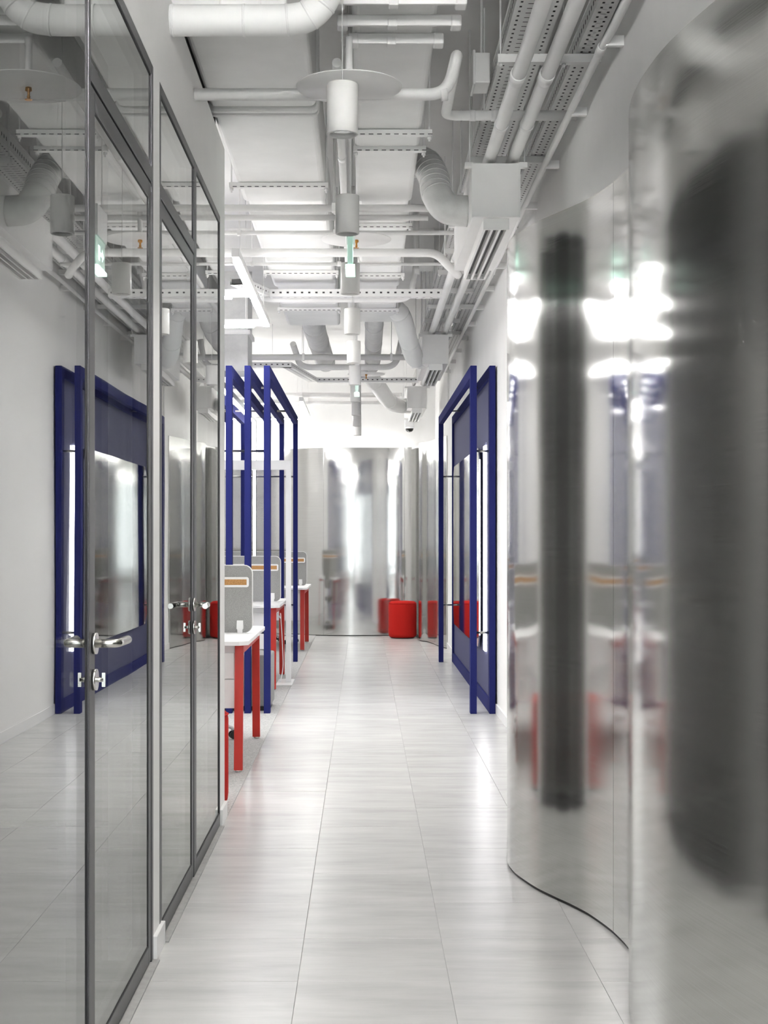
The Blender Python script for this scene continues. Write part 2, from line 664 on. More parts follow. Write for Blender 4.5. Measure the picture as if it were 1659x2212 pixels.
def pane(y0, y1, z0, z1, parent):
    p = MB().box(XG - 0.014, XG - 0.004, y0, y1, z0, z1).build('pane', 'glass', parent)
    g = MB()
    frame_bars(g, y0 - 0.002, y1 + 0.002, z0 - 0.002, z1 + 0.002, 0.007, XG - 0.03, XG - 0.0025)
    g.build('gasket', 'gasket', p)
    return p


def window(name, y0, y1, wa=0.03, wb=0.03):
    o = empty(name, (0, 0, 0))
    struct(o)
    f = MB()
    f.box(FX0, FX1, y0, y0 + wa, 0.004, 2.782)
    f.box(FX0, FX1, y1 - wb, y1, 0.004, 2.782)
    f.box(FX0, FX1, y0 + wa, y1 - wb, 2.752, 2.782)
    f.box(FX0, FX1, y0 + wa, y1 - wb, 0.004, 0.059)
    f.build('window_frame', 'frame', o, bevel=0.0015)
    pane(y0 + wa, y1 - wb, 0.059, 2.752, o)
    return o


def door(name, y0, y1, handle_y, lever_dir, stile_near=0.05, stile_far=0.05, jn=0.034, jf=0.034):
    o = empty(name)
    struct(o)
    f = MB()
    f.box(FX0, FX1, y0, y0 + jn, 0.004, 2.782)
    f.box(FX0, FX1, y1 - jf, y1, 0.004, 2.782)
    f.box(FX0, FX1, y0 + jn, y1 - jf, 2.748, 2.782)
    f.box(FX0, FX1, y0 + jn, y1 - jf, 2.415, 2.462)
    f.build('door_frame', 'frame', o, bevel=0.0015)
    pane(y0 + jn, y1 - jf, 2.462, 2.748, o)
    l0, l1 = y0 + jn + 0.005, y1 - jf - 0.005
    z1 = 2.408
    lf = MB()
    lf.box(FX0 + 0.004, FX1 - 0.002, l0, l0 + stile_near, 0.012, z1)
    lf.box(FX0 + 0.004, FX1 - 0.002, l1 - stile_far, l1, 0.012, z1)
    lf.box(FX0 + 0.004, FX1 - 0.002, l0 + stile_near, l1 - stile_far, z1 - 0.05, z1)
    lf.box(FX0 + 0.004, FX1 - 0.002, l0 + stile_near, l1 - stile_far, 0.012, 0.065)
    leaf = lf.build('door_leaf', 'frame', o, bevel=0.0015)
    pane(l0 + stile_near, l1 - stile_far, 0.065, z1 - 0.05, o)
    g = MB()
    g.box(FX0, FX1 - 0.006, y0 + jn, l0, 0.012, 2.415)
    g.box(FX0, FX1 - 0.006, l1, y1 - jf, 0.012, 2.415)
    g.box(FX0, FX1 - 0.006, l0, l1, z1, 2.415)
    g.build('gap_seal', 'gasket', o)
    for side, xf in ((1, FX1 - 0.002), (-1, FX0 + 0.004)):
        h = MB()
        h.tube([(xf, handle_y, 1.06), (xf + side * 0.010, handle_y, 1.06)], 0.026, 24)
        ho = h.build('handle', 'chrome', o)
        lv = MB()
        lv.tube(fillet([(xf, handle_y, 1.06), (xf + side * 0.058, handle_y, 1.06),
                        (xf + side * 0.062, handle_y + lever_dir * 0.135, 1.06)], 0.022), 0.0105, 16)
        lv.build('lever', 'chrome', ho)
        k = MB()
        k.tube([(xf, handle_y, 0.972), (xf + side * 0.010, handle_y, 0.972)], 0.026, 24)
        k.tube([(xf, handle_y, 0.972), (xf + side * 0.026, handle_y, 0.972)], 0.006, 12)
        k.box(xf + side * 0.022, xf + side * 0.030, handle_y - 0.004, handle_y + 0.004, 0.955, 0.989)
        k.build('lock_rosette', 'chrome', o)
    return o


window('window_1', 0.20, 3.388, 0.03, 0.010)
door('door_1', 3.388, 4.415, 3.440, 1, 0.056, 0.045, 0.016, 0.034)
door('door_2', 4.555, 5.50, 5.455, -1, 0.030, 0.055, 0.028, 0.020)
window('window_2', 5.50, 6.47, 0.055, 0.012)
th = MB()
th.box(XG - 0.01, XG + 0.022, 0.2, 4.41, 0.0, 0.006)
th.box(XG - 0.01, XG + 0.022, 4.61, 6.46, 0.0, 0.006)
struct(th.build('trim_1', 'grout'), 'narrow grey grout strip under the glass partition')


# ------------------------------------------------------------------ curved steel walls
def steel_wall(name, plan, seams, height, label, side=1, thick=0.012, per=14):
    """plan: points of the visible face; side: which way is the back of the sheet"""
    o = empty(name)
    struct(o, label)
    pts = spline([(p[0], p[1], 0) for p in plan], per)
    n = len(pts)
    nor = []
    for i in range(n):
        a = pts[max(0, i - 1)]
        b = pts[min(n - 1, i + 1)]
        t = (b - a).normalized()
        nor.append(Vector((t.y, -t.x, 0)) * side)
    cuts = [0] + [int(s * (n - 1)) for s in seams] + [n - 1]
    zs = [0.012, height]
    for c in range(len(cuts) - 1):
        i0, i1 = cuts[c], cuts[c + 1]
        v, f, sm = [], [], []
        m = i1 - i0 + 1
        seq = []
        for i in range(i0, i1 + 1):
            p = pts[i].copy()
            if i == i0 and c > 0:
                p = p + (pts[i + 1] - pts[i]).normalized() * 0.0012
            if i == i1 and c < len(cuts) - 2:
                p = p - (pts[i] - pts[i - 1]).normalized() * 0.0012
            seq.append((p, nor[i]))
        for (p, nn) in seq:
            for z in zs:
                v.append((p.x, p.y, z))
        for (p, nn) in seq:
            for z in zs:
                q = p + nn * thick
                v.append((q.x, q.y, z))
        B = m * 2
        for i in range(m - 1):
            f.append((i * 2, i * 2 + 2, i * 2 + 3, i * 2 + 1))
            sm.append(True)
            f.append((B + i * 2, B + i * 2 + 1, B + i * 2 + 3, B + i * 2 + 2))
            sm.append(True)
            f.append((i * 2 + 1, i * 2 + 3, B + i * 2 + 3, B + i * 2 + 1))
            sm.append(False)
            f.append((i * 2, B + i * 2, B + i * 2 + 2, i * 2 + 2))
            sm.append(False)
        e = (m - 1) * 2
        f.append((0, 1, B + 1, B))
        f.append((e, B + e, B + e + 1, e + 1))
        sm += [False, False]
        mb = MB()
        mb.v, mb.f, mb.smooth = v, f, sm
        pn = mb.build('steel_panel', 'steel', o)
        md = pn.modifiers.new('edge', 'EDGE_SPLIT')
        md.split_angle = math.radians(50)
    # recessed black plinth
    v, f = [], []
    for i in range(n):
        for (off, z) in ((0.006, 0.0), (0.006, 0.014), (0.05, 0.0), (0.05, 0.014)):
            q = pts[i] + nor[i] * off
            v.append((q.x, q.y, z))
    for i in range(n - 1):
        a, b = i * 4, i * 4 + 4
        for (s, t) in ((0, 1), (1, 3), (3, 2), (2, 0)):
            f.append((a + s, b + s, b + t, a + t))
    mb = MB()
    mb.v, mb.f, mb.smooth = v, f, [False] * len(f)
    mb.build('plinth', 'black', o)
    return o


near_plan = [(0.985, 6.50), (0.84, 6.36), (0.70, 6.15), (0.612, 5.92), (0.580, 5.72), (0.587, 5.55), (0.612, 5.42), (0.647, 5.285),
             (0.694, 5.16), (0.739, 5.05), (0.780, 4.93), (0.814, 4.78), (0.832, 4.66), (0.843, 4.50), (0.828, 4.34),
             (0.788, 4.17), (0.748, 4.00), (0.722, 3.83), (0.713, 3.66), (0.7165, 3.50), (0.726, 3.38),
             (0.742, 3.27), (0.764, 3.15), (0.785, 3.05), (0.82, 2.90), (0.865, 2.72), (0.895, 2.5), (0.90, 2.25),
             (0.87, 2.0), (0.80, 1.7), (0.74, 1.4), (0.72, 1.1), (0.76, 0.7), (0.85, 0.3), (0.985, -0.1)]
steel_wall('wall_right_steel', near_plan, [0.345, 0.72], 2.495, 'tall rippling brushed steel wall beside the tiled corridor, nearest', side=-1)

far_plan = [(-3.9, 19.45), (-2.6, 19.40), (-1.5, 19.38), (-1.0, 19.32), (-0.72, 19.15), (-0.5, 19.04), (-0.2, 19.01), (0.1, 19.03), (0.35, 19.06),
            (0.55, 19.03), (0.69, 18.88), (0.735, 18.62), (0.72, 18.36), (0.712, 18.18), (0.745, 18.02),
            (0.81, 17.86), (0.865, 17.55), (0.90, 17.25), (0.985, 16.83)]
steel_wall('wall_far_steel', far_plan, [0.27, 0.50, 0.70], 2.53, 'curved brushed steel wall closing the far end of the corridor', side=-1)

# light strip in the gap behind the far steel wall
cv = MB().box(-3.6, 0.6, 19.66, 19.70, 2.40, 2.44)
tag(cv.build('cove_light', 'cove'), 'long light strip hidden behind the top of the far steel wall', 'light strip')


# ================================================================== BLUE FELT PORTALS
def portal_frame(parent, xc, w, y0, y1, h, mat='blue', beam=0.085, d=0.088):
    for yy in (y0, y1 - d):
        MB().box(xc - w / 2, xc + w / 2, yy, yy + d, 0.0, h).build('post', mat, parent, bevel=0.003)
    MB().box(xc - w / 2, xc + w / 2, y0 + d, y1 - d, h - beam, h).build('beam', mat, parent, bevel=0.003)


def spacer(parent, x0, x1, y, z, r=0.009):
    MB().tube([(x0, y, z), (x1, y, z)], r, 12).build('spacer_rod', 'rod', parent)


PY0, PY1, PH = 10.60, 15.10, 2.605
pr = empty('felt_portal', (0.9, PY0, 0))
pr.location = (0, 0, 0)
tag(pr, 'blue felt portal against the white wall, framing a mirror with a light bar', 'portal frame')
portal_frame(pr, 0.824, 0.048, PY0, PY1, PH)
portal_frame(pr, 0.965, 0.046, PY0, PY1, PH)
MB().box(0.962, 0.992, PY0 + 0.09, PY1 - 0.09, 0.0, PH - 0.085).build('back_panel', 'blue_panel', pr)
MB().box(0.944, 0.962, PY0 + 0.09, PY1 - 0.09, 0.0, 0.10).build('skirting', 'blue', pr, bevel=0.002)
c = 0.10
poly = [(11.45 + c, 0.43), (14.72 - c, 0.43), (14.72, 0.43 + c), (14.72, 2.05 - c), (14.72 - c, 2.05), (11.45 + c, 2.05), (11.45, 2.05 - c), (11.45, 0.43 + c)]
mir = MB().prism(poly, 'x', 0.934, 0.946).build('mirror', 'mirror', pr)
mir['label'] = 'polished mirror panel with clipped corners'
MB().box(0.946, 0.962, 11.9, 14.3, 0.8, 1.7).build('mirror_mount', 'black', pr)
lb = MB().box(0.950, 0.961, 11.06, 11.24, 0.43, 2.04).build('light_bar', 'mirror_led', pr)
lb['label'] = 'glowing white vertical light bar'
for yy in (PY0 + 0.045, PY1 - 0.045):
    for zz in (0.605, 1.968):
        spacer(pr, 0.845, 0.945, yy, zz)
for yy in (11.7, 13.85):
    spacer(pr, 0.845, 0.945, yy, PH - 0.05)

pl = empty('felt_portal')
tag(pl, 'row of blue felt portal frames spanning the second desk, with a lit frame among them', 'portal frame')
FXS = [-0.7215, -0.8665, -1.006, -1.275] + [-1.275 - 0.143 * k for k in range(1, 9)]
for xc in FXS:
    portal_frame(pl, xc, 0.047, PY0, PY1, PH)
# the grey frame that carries the light line
portal_frame(pl, -1.155, 0.035, PY0 + 0.03, PY1 - 0.02, PH - 0.01, 'frame', 0.05, 0.05)
ll = MB()
ll.box(-1.168, -1.142, PY0 + 0.085, PY1 - 0.075, PH - 0.078, PH - 0.061)
ll.box(-1.168, -1.142, PY1 - 0.092, PY1 - 0.071, 0.02, PH - 0.078)
lo = ll.build('light_line', 'led_frame', pl)
lo['label'] = 'glowing white light line inside the frame'
for yy in (PY0 + 0.045, PY1 - 0.045):
    for zz in (0.605, 1.968):
        spacer(pl, FXS[-1], -0.74, yy, zz)
for yy in (11.7, 13.85):
    spacer(pl, FXS[-1], -0.74, yy, PH - 0.05)


# ================================================================== DESKS
def make_desk(y0, xr, xl, label):
    o = empty('bench_desk')
    tag(o, label, 'desk', 'white bench desks with red legs')
    zt = 0.737
    y1 = y0 + 1.41
    ym = y0 + 0.715
    for (a, b) in ((y0, ym - 0.03), (ym + 0.03, y1)):
        poly = [(xl, a), (xr - (0.05 if a == y0 else 0), a), (xr, a + (0.05 if a == y0 else 0)), (xr, b - (0.05 if b == y1 else 0)),
                (xr - (0.05 if b == y1 else 0), b), (xl, b)]
        MB().prism(poly, 'z', zt - 0.024, zt).build('tabletop', 'desk_top', o, bevel=0.002)
    MB().box(xl + 0.02, xr - 0.002, ym - 0.03, ym + 0.03, zt - 0.024, zt - 0.004).build('cable_channel', 'desk_top', o)
    for xe in (xr - 0.055, xl + 0.055):
        for (ya, yb) in ((y0 + 0.02, y0 + 0.085), (y1 - 0.02, y1 - 0.085)):
            s = 1 if ya < ym else -1
            wd = 0.046
            poly = [(ya, 0.014), (ya + s * 0.032, 0.014), (yb + s * 0.032, zt - 0.024), (yb, zt - 0.024)]
            lg = MB().prism(poly, 'x', xe - wd / 2 - 0.003, xe + wd / 2).build('leg', 'red_metal', o, bevel=0.002)
            MB().lathe([(0.018, 0.0045), (0.02, 0.008), (0.02, 0.014)], xe, ya + s * 0.016, 16).build('foot', 'chrome', lg)
        MB().box(xe - 0.024, xe + 0.0235, y0 + 0.12, y1 - 0.12, zt - 0.072, zt - 0.024).build('rail', 'red_metal', o, bevel=0.002)
    # felt divider
    sx1, sx0 = xr - 0.033, xl + 0.05
    sc = MB().prism(rrect(sx0, sx1, zt + 0.004, 1.147, [0.03, 0.045, 0.048, 0.048], 7), 'y', ym - 0.011, ym + 0.011).build('divider_screen', 'grey_felt', o)
    tr = MB().prism(rrect(sx0 - 0.005, sx1 + 0.005, zt + 0.001, 1.152, [0.034, 0.049, 0.052, 0.052], 7), 'y', ym - 0.008, ym + 0.008)
    tr.build('edge_trim', 'white_metal', sc)
    for s in (-1, 1):
        yo = ym + s * 0.011
        fr = MB().prism(rrect(sx0 + 0.02, sx1 - 0.018, 1.016, 1.078, 0.014), 'y', yo, yo + s * 0.007).build('pin_strip', 'white_metal', sc, bevel=0.0015)
        ck = MB().box(sx0 + 0.034, sx1 - 0.032, yo + s * 0.007, yo + s * 0.0095, 1.030, 1.064).build('cork_strip', 'cork', sc)
    for cx in (xr - 0.105, (xr + xl) / 2, xl + 0.14):
        cl = [(cx - 0.016, zt - 0.004), (cx + 0.016, zt - 0.004), (cx + 0.016, zt + 0.022), (cx + 0.021, zt + 0.026), (cx + 0.019, zt + 0.078),
              (cx - 0.019, zt + 0.078), (cx - 0.021, zt + 0.026), (cx - 0.016, zt + 0.022)]
        MB().prism(cl, 'y', ym - 0.026, ym + 0.026).build('screen_clamp', 'white_metal', o, bevel=0.0015)
    # drawer unit hung under the near side
    for (ya, s) in ((y0 + 0.10, 1),):
        x0p, x1p = xr - 0.50, xr - 0.082
        yb = ya + s * 0.46
        MB().box(x0p, x1p, ya + s * 0.018, yb, 0.35, zt - 0.03).build('drawer_unit', 'white_metal', o, bevel=0.003)
        for (za, zb) in ((0.352, 0.515), (0.519, 0.665)):
            MB().box(x0p + 0.004, x1p - 0.004, ya, ya + s * 0.018, za, zb).build('drawer', 'white_metal', o, bevel=0.002)
    return o


desk_y = (7.92, 12.19, 16.46)
make_desk(desk_y[0], -0.645, -2.55, 'white bench desk with red legs nearest the glass partition')
make_desk(desk_y[1], -0.722, -2.15, 'white bench desk with red legs standing between the blue portal frames')
make_desk(desk_y[2], -0.655, -2.55, 'white bench desk with red legs farthest away, before the far steel wall')


# ------------------------------------------------------------------ office chairs
def make_chair():
    o = empty('office_chair')
    base = MB()
    base.lathe([(0.035, 0.07), (0.035, 0.12), (0.028, 0.14)], 0, 0, 20)
    base.build('hub', 'white_metal', o)
    for k in range(5):
        a = math.radians(72 * k + 18)
        ca, sa = math.cos(a), math.sin(a)
        sp = MB()
        sp.tube([(0.03 * ca, 0.03 * sa, 0.105), (0.2 * ca, 0.2 * sa, 0.10), (0.285 * ca, 0.285 * sa, 0.08), (0.297 * ca, 0.297 * sa, 0.062)], [0.02, 0.016, 0.013, 0.011], 12)
        arm = sp.build('base_arm', 'white_metal', o)
        cs = MB()
        tx, ty = -sa, ca
        for s in (-1, 1):
            p = Vector((0.297 * ca + tx * 0.016 * s, 0.297 * sa + ty * 0.016 * s, 0.0305))
            q = p + Vector((tx, ty, 0)) * 0.013 * s
            cs.tube([p, q], 0.026, 18)
        cs.tube([(0.297 * ca - tx * 0.016, 0.297 * sa - ty * 0.016, 0.0305), (0.297 * ca + tx * 0.016, 0.297 * sa + ty * 0.016, 0.0305)], 0.01, 10)
        cs.tube([(0.297 * ca, 0.297 * sa, 0.03), (0.297 * ca, 0.297 * sa, 0.07)], 0.008, 10)
        cs.build('caster', 'black', o)
    MB().tube([(0, 0, 0.13), (0, 0, 0.40)], 0.022, 16).build('gas_lift', 'chrome', o)
    MB().prism(rrect(-0.235, 0.235, -0.24, 0.22, 0.07), 'z', 0.415, 0.47).build('seat', 'grey_felt', o, bevel=0.012)
    MB().box(-0.09, 0.09, -0.1, 0.12, 0.385, 0.415).build('mechanism', 'black', o, bevel=0.004)
    bk = MB()
    bk.tube(fillet([(0, 0.10, 0.40), (0, 0.275, 0.40), (0, 0.285, 0.72)], 0.07), 0.016, 12)
    bk.build('back_support', 'white_metal', o)
    MB().prism(rrect(-0.215, 0.215, 0.58, 1.02, 0.07), 'y', 0.245, 0.275).build('backrest', 'grey_felt', o, bevel=0.008)
    return o


ch0 = make_chair()
ch_labels = ['office chair with grey seat and black casters tucked behind the nearest desk',
             'office chair with grey seat and black casters at the desk between the blue frames',
             'office chair with grey seat and black casters at the farthest desk']
for i, dy in enumerate(desk_y):
    cobj = ch0 if i == 0 else copy_tree(ch0, (0, 0, 0))
    cobj.location = (-1.13 if i != 1 else -1.165, dy + 1.22, 0.0045)
    cobj.rotation_euler = (0, 0, math.radians((0, 8, -6)[i]))
    tag(cobj, ch_labels[i], 'chair', 'office chairs')


# ------------------------------------------------------------------ ottomans, bench, gantry
def make_ottoman(loc, r, h, label):
    o = empty('ottoman', loc)
    tag(o, label, 'ottoman', 'red ottomans')
    prof = [(r - 0.025, 0.012), (r - 0.004, 0.03), (r, 0.06), (r, h - 0.05), (r - 0.006, h - 0.022), (r - 0.03, h - 0.004), (r - 0.07, h), (0.0, h + 0.003)]
    MB().lathe(prof, 0, 0, 48).build('body', 'red_fabric', o)
    MB().lathe([(r - 0.035, 0.0), (r - 0.035, 0.014)], 0, 0, 40).build('glide', 'black', o)
    MB().lathe([(r - 0.004, h - 0.030), (r + 0.003, h - 0.027), (r - 0.004, h - 0.024)], 0, 0, 48, closed=True).build('piping', 'red_fabric', o)
    return o


make_ottoman((0.515, 18.66, 0), 0.185, 0.487, 'round red ottoman in the bay of the far steel wall')
make_ottoman((-0.862, 6.95, 0.0045), 0.20, 0.475, 'round red ottoman tucked behind the end of the glass partition')

gb = empty('low_bench')
tag(gb, 'low grey upholstered bench with a black base, beside the blue frames', 'bench')
MB().prism(rrect(-1.55, -0.70, 10.74, 11.2, 0.05), 'z', 0.04, 0.43).build('cushion', 'grey_felt', gb, bevel=0.012)
MB().prism(rrect(-1.53, -0.715, 10.755, 11.185, 0.05), 'z', 0.0045, 0.04).build('base', 'black', gb)

gn = empty('gantry_stand')
tag(gn, 'white steel gantry straddling the desk between the blue frames', 'stand')
for (xp, s) in ((-0.68, 1), (-2.24, -1)):
    p = MB().box(xp - 0.0235, xp + 0.0235, 12.86, 12.91, 0.012, 2.02).build('upright', 'white_metal', gn, bevel=0.002)
    MB().box(xp - 0.10, xp + 0.045, 12.60, 13.12, 0.0045, 0.012).build('base_plate', 'white_metal', gn, bevel=0.001)
MB().box(-2.2165, -0.7035, 12.86, 12.91, 1.935, 2.02).build('crossbar', 'white_metal', gn, bevel=0.002)
cbm = MB()
cbm.tube(spline([(-0.752, 12.38, 0.665), (-0.735, 12.6, 0.60), (-0.745, 12.75, 0.63), (-0.735, 12.82, 0.4), (-0.728, 12.84, 0.15), (-0.75, 12.78, 0.012)], 8), 0.004, 8)
tag(cbm.build('power_cable', 'white_metal'), 'thin white power cable hanging by the white gantry post', 'cable')


# ================================================================== CEILING SERVICES
# ------------------------------------------------------------------ pendant lamps
def make_pendant():
    o = empty('pendant_lamp')
    L, R = 0.158, 0.0495
    prof = [(0.0, L), (R - 0.002, L), (R, L - 0.002), (R, 0.002), (R - 0.002, 0.0), (R - 0.008, 0.0), (R - 0.010, 0.010), (R - 0.010, 0.022)]
    MB().lathe(prof, 0, 0, 40).build('lamp_body', 'lamp', o, fix=False)
    MB().lathe([(R - 0.010, 0.009), (R - 0.014, 0.013), (0.022, 0.032), (0.018, 0.032)], 0, 0, 32).build('reflector', 'reflector', o)
    MB().lathe([(0.018, 0.030), (0.018, 0.033)], 0, 0, 20).build('lens', 'lens_glow', o)
    MB().tube([(0, 0, L), (0, 0, SLAB - 2.578 - 0.03)], 0.0016, 8).build('wire', 'lamp', o)
    MB().lathe([(0.03, SLAB - 2.578 - 0.03), (0.03, SLAB - 2.578)], 0, 0, 24).build('ceiling_rose', 'lamp', o)
    return o


pend = make_pendant()
ordw = ['first', 'second', 'third', 'fourth', 'fifth', 'sixth', 'seventh', 'eighth', 'ninth', 'tenth']
for i in range(10):
    o = pend if i == 0 else copy_tree(pend, (0, 0, 0))
    o.location = (-0.066 - 0.0009 * i, 4.44 + 1.45 * i, 2.578)
    lab = 'white cylindrical pendant lamp over the corridor, %s from the viewpoint' % ordw[i]
    if i == 0:
        lab = 'white cylindrical pendant lamp nearest the viewpoint, overlapping the large white disc'
    if i == 9:
        lab = 'white cylindrical pendant lamp farthest along the corridor'
    tag(o, lab, 'lamp', 'corridor pendant lamps')
for i in range(3):
    o = copy_tree(pend, (-0.066, 4.44 - 1.45 * (i + 1), 2.578))
    tag(o, 'white cylindrical pendant lamp out of the picture, %s behind the nearest one' % ordw[i], 'lamp', 'pendant lamps behind the viewpoint')
for i in range(-3, 10):  # fill spots added under the pendants, which are taken as unlit
    d = bpy.data.lights.new('pendant_fill', 'SPOT')
    d.energy = PENDANT_FILL_WATT
    d.spot_size = math.radians(110)
    d.spot_blend = 0.8
    d.shadow_soft_size = 0.03
    d.color = (1.0, 0.97, 0.93)
    lo_ = bpy.data.objects.new('pendant_fill', d)
    lo_.location = (-0.07, 4.44 + 1.45 * i, 2.570)
    COL.objects.link(lo_)


# ------------------------------------------------------------------ sprinklers with collector discs
def make_sprinkler():
    o = empty('sprinkler')
    MB().lathe([(0.0, 0.0), (0.198, 0.0), (0.2, 0.003), (0.198, 0.005), (0.0, 0.005)], 0, 0, 56).build('collector_disc', 'mep', o)
    MB().tube([(0, 0, 0.005), (0, 0, 0.19)], 0.014, 14).build('drop_pipe', 'mep', o)
    s = MB()
    s.lathe([(0.012, 0.0), (0.013, -0.012), (0.006, -0.016), (0.005, -0.03), (0.008, -0.036), (0.004, -0.042)], 0, 0, 16)
    h = s.build('sprinkler_head', 'brass', o)
    MB().lathe([(0.014, -0.047), (0.015, -0.045), (0.004, -0.042)], 0, 0, 16).build('deflector', 'brass', h)
    return o


spk = make_sprinkler()
for i, (x, y, z, lab) in enumerate(((-0.054, 5.35, 3.015, 'large white sprinkler disc behind the nearest pendant lamp'),
                                    (-0.04, 8.12, 3.022, 'white sprinkler disc with a brass head beside the green exit sign'),
                                    (0.03, 15.2, 3.07, 'small white sprinkler disc far along the corridor ceiling'))):
    o = spk if i == 0 else copy_tree(spk, (0, 0, 0))
    o.location = (x, y, z)
    tag(o, lab, 'sprinkler', 'sprinkler discs')

# ------------------------------------------------------------------ exit signs
def make_exit(loc, label):
    o = empty('exit_sign', loc)
    tag(o, label, 'exit sign', 'hanging exit signs')
    MB().box(-0.022, 0.022, -0.12, 0.12, 0.155, 0.30).build('housing', 'white_metal', o, bevel=0.003)
    MB().box(-0.012, 0.012, -0.115, 0.115, 0.016, 0.155).build('acrylic_plate', 'exit_plate', o)
    MB().box(-0.022, 0.022, -0.118, 0.118, 0.0, 0.016).build('lit_edge', 'exit_glow', o)
    g = MB()
    for s in (-1, 1):
        xx = s * 0.0122
        g.box(xx - 0.0008, xx + 0.0008, -0.06, -0.015, 0.05, 0.12)
        g.prism([(0.0, 0.075), (0.045, 0.075), (0.045, 0.055), (0.085, 0.085), (0.045, 0.115), (0.045, 0.095), (0.0, 0.095)], 'x', xx - 0.0008, xx + 0.0008)
    g.build('pictogram', 'exit_glow', o)
    for yy in (-0.09, 0.09):
        MB().tube([(0, yy, 0.30), (0, yy, SLAB - loc[2])], 0.003, 8).build('hanger', 'mep', o)
    return o


make_exit((-0.062, 6.72, 2.575), 'green edge-lit exit sign hanging between the second and third pendant lamps')
make_exit((-0.058, 12.55, 2.578), 'small green edge-lit exit sign far down the pendant row')


# ------------------------------------------------------------------ linear lights over the office
def light_bar(x0, x1, y0, y1, z, label, lit, wires=True, down='led', up=None):
    """lit: list of (x0, x1, y0, y1) diffuser pieces under the housing"""
    o = empty('linear_light')
    tag(o, label, 'light', 'hanging light bars over the office')
    MB().box(x0, x1, y0, y1, z + 0.012, z + 0.06).build('housing', 'white_metal', o, bevel=0.002)
    for (a, b, c2, d) in lit:
        MB().box(a, b, c2, d, z, z + 0.012).build('diffuser', down, o)
        if up:
            MB().box(a, b, c2, d, z + 0.050, z + 0.0605).build('uplight', up, o)
    if wires:
        for t in (0.12, 0.88):
            xx = x0 + (x1 - x0) * (t if (x1 - x0) > (y1 - y0) else 0.5)
            yy = y0 + (y1 - y0) * (t if (y1 - y0) >= (x1 - x0) else 0.5)
            MB().tube([(xx, yy, z + 0.06), (xx, yy, SLAB)], 0.0022, 8).build('wire', 'mep', o)
    return o


ZL = 2.895
XL = -0.725


def ybar(xc, y0, y1, label, gap=None):
    w = 0.022
    lit = [(xc - w, xc + w, y0 + 0.10, y1 - 0.02)] if gap is None else [(xc - w, xc + w, y0 + 0.10, gap - 0.05), (xc - w, xc + w, gap + 0.05, y1 - 0.02)]
    return light_bar(xc - w, xc + w, y0, y1, ZL, label, lit)


def xbar(yc, x0, x1, label, dark=0.12, **kw):
    w = 0.022
    return light_bar(x0, x1, yc - w, yc + w, ZL, label, [(x0 + 0.02, x1 - dark, yc - w, yc + w)], **kw)


ybar(XL, 8.02, 10.62, 'long glowing light bar running along the corridor edge over the nearest desk', 9.42)
xbar(9.36, -2.2, XL - 0.024, 'glowing cross bar joining the middle of the nearest hanging light')
xbar(10.64, -2.2, XL + 0.022, 'glowing cross bar at the far end of the nearest hanging light')
ybar(-2.225, 8.02, 10.62, 'glowing light bar over the back of the nearest desk, deeper in the office', 9.42)
ybar(XL, 16.5, 18.92, 'glowing light bar over the farthest desk', 17.75)
xbar(16.8, -2.2, XL - 0.2, 'glowing cross bar over the front of the farthest desk')
xbar(18.94, -2.2, XL + 0.022, 'glowing cross bar before the far wall')
for k, (yy, lab) in enumerate(((8.6, 'deep office light bar level with the nearest desk'), (12.2, 'deep office light bar level with the blue frames'),
                               (14.45, 'deep office light bar beyond the blue frames'), (16.9, 'deep office light bar level with the farthest desk'))):
    xbar(yy, -4.3, -2.6, lab, 0.02)
for (yy, lab) in ((2.25, 'unseen fill light bar added over the corridor, nearest'), (0.8, 'unseen fill light bar added over the corridor, middle'), (-1.2, 'unseen fill light bar added over the corridor, last')):
    xbar(yy, -0.55, 0.70, lab, 0.02, down='led_fill', up='led_fill_up')  # added out of view to light the near floor and ceiling
xbar(13.0, -2.45, -1.45, 'hanging light bar between the blue frames and the deep office', 0.02)


# ------------------------------------------------------------------ pipes
def pipe(path, r, label, rad=0.06, collars=(), group='painted pipes', name='pipe', n=14, clamps=()):
    pts = fillet(path, rad) if len(path) > 2 else [Vector(p) for p in path]
    o = MB().tube(pts, r, n).build(name, 'mep')
    tag(o, label, 'pipe', group)
    for (p, q) in collars:
        MB().tube([p, q], r * 1.12, n).build('collar', 'mep', o)
    for (px, py, pz) in clamps:
        cl = MB()
        cl.tube([(px, py, pz), (px, py, SLAB)], 0.0035, 8)
        cl.build('hanger_rod', 'mep', o)
        cl2 = MB()
        cl2.lathe([(r * 1.15, -0.012), (r * 1.15, 0.012)], 0, 0, 14, False)
        k = MB().box(px - 0.012, px + 0.012, py - r - 0.004, py + r + 0.004, pz - r - 0.004, pz + r + 0.006)
        k.build('clamp', 'mep', o, bevel=0.003)
    return o


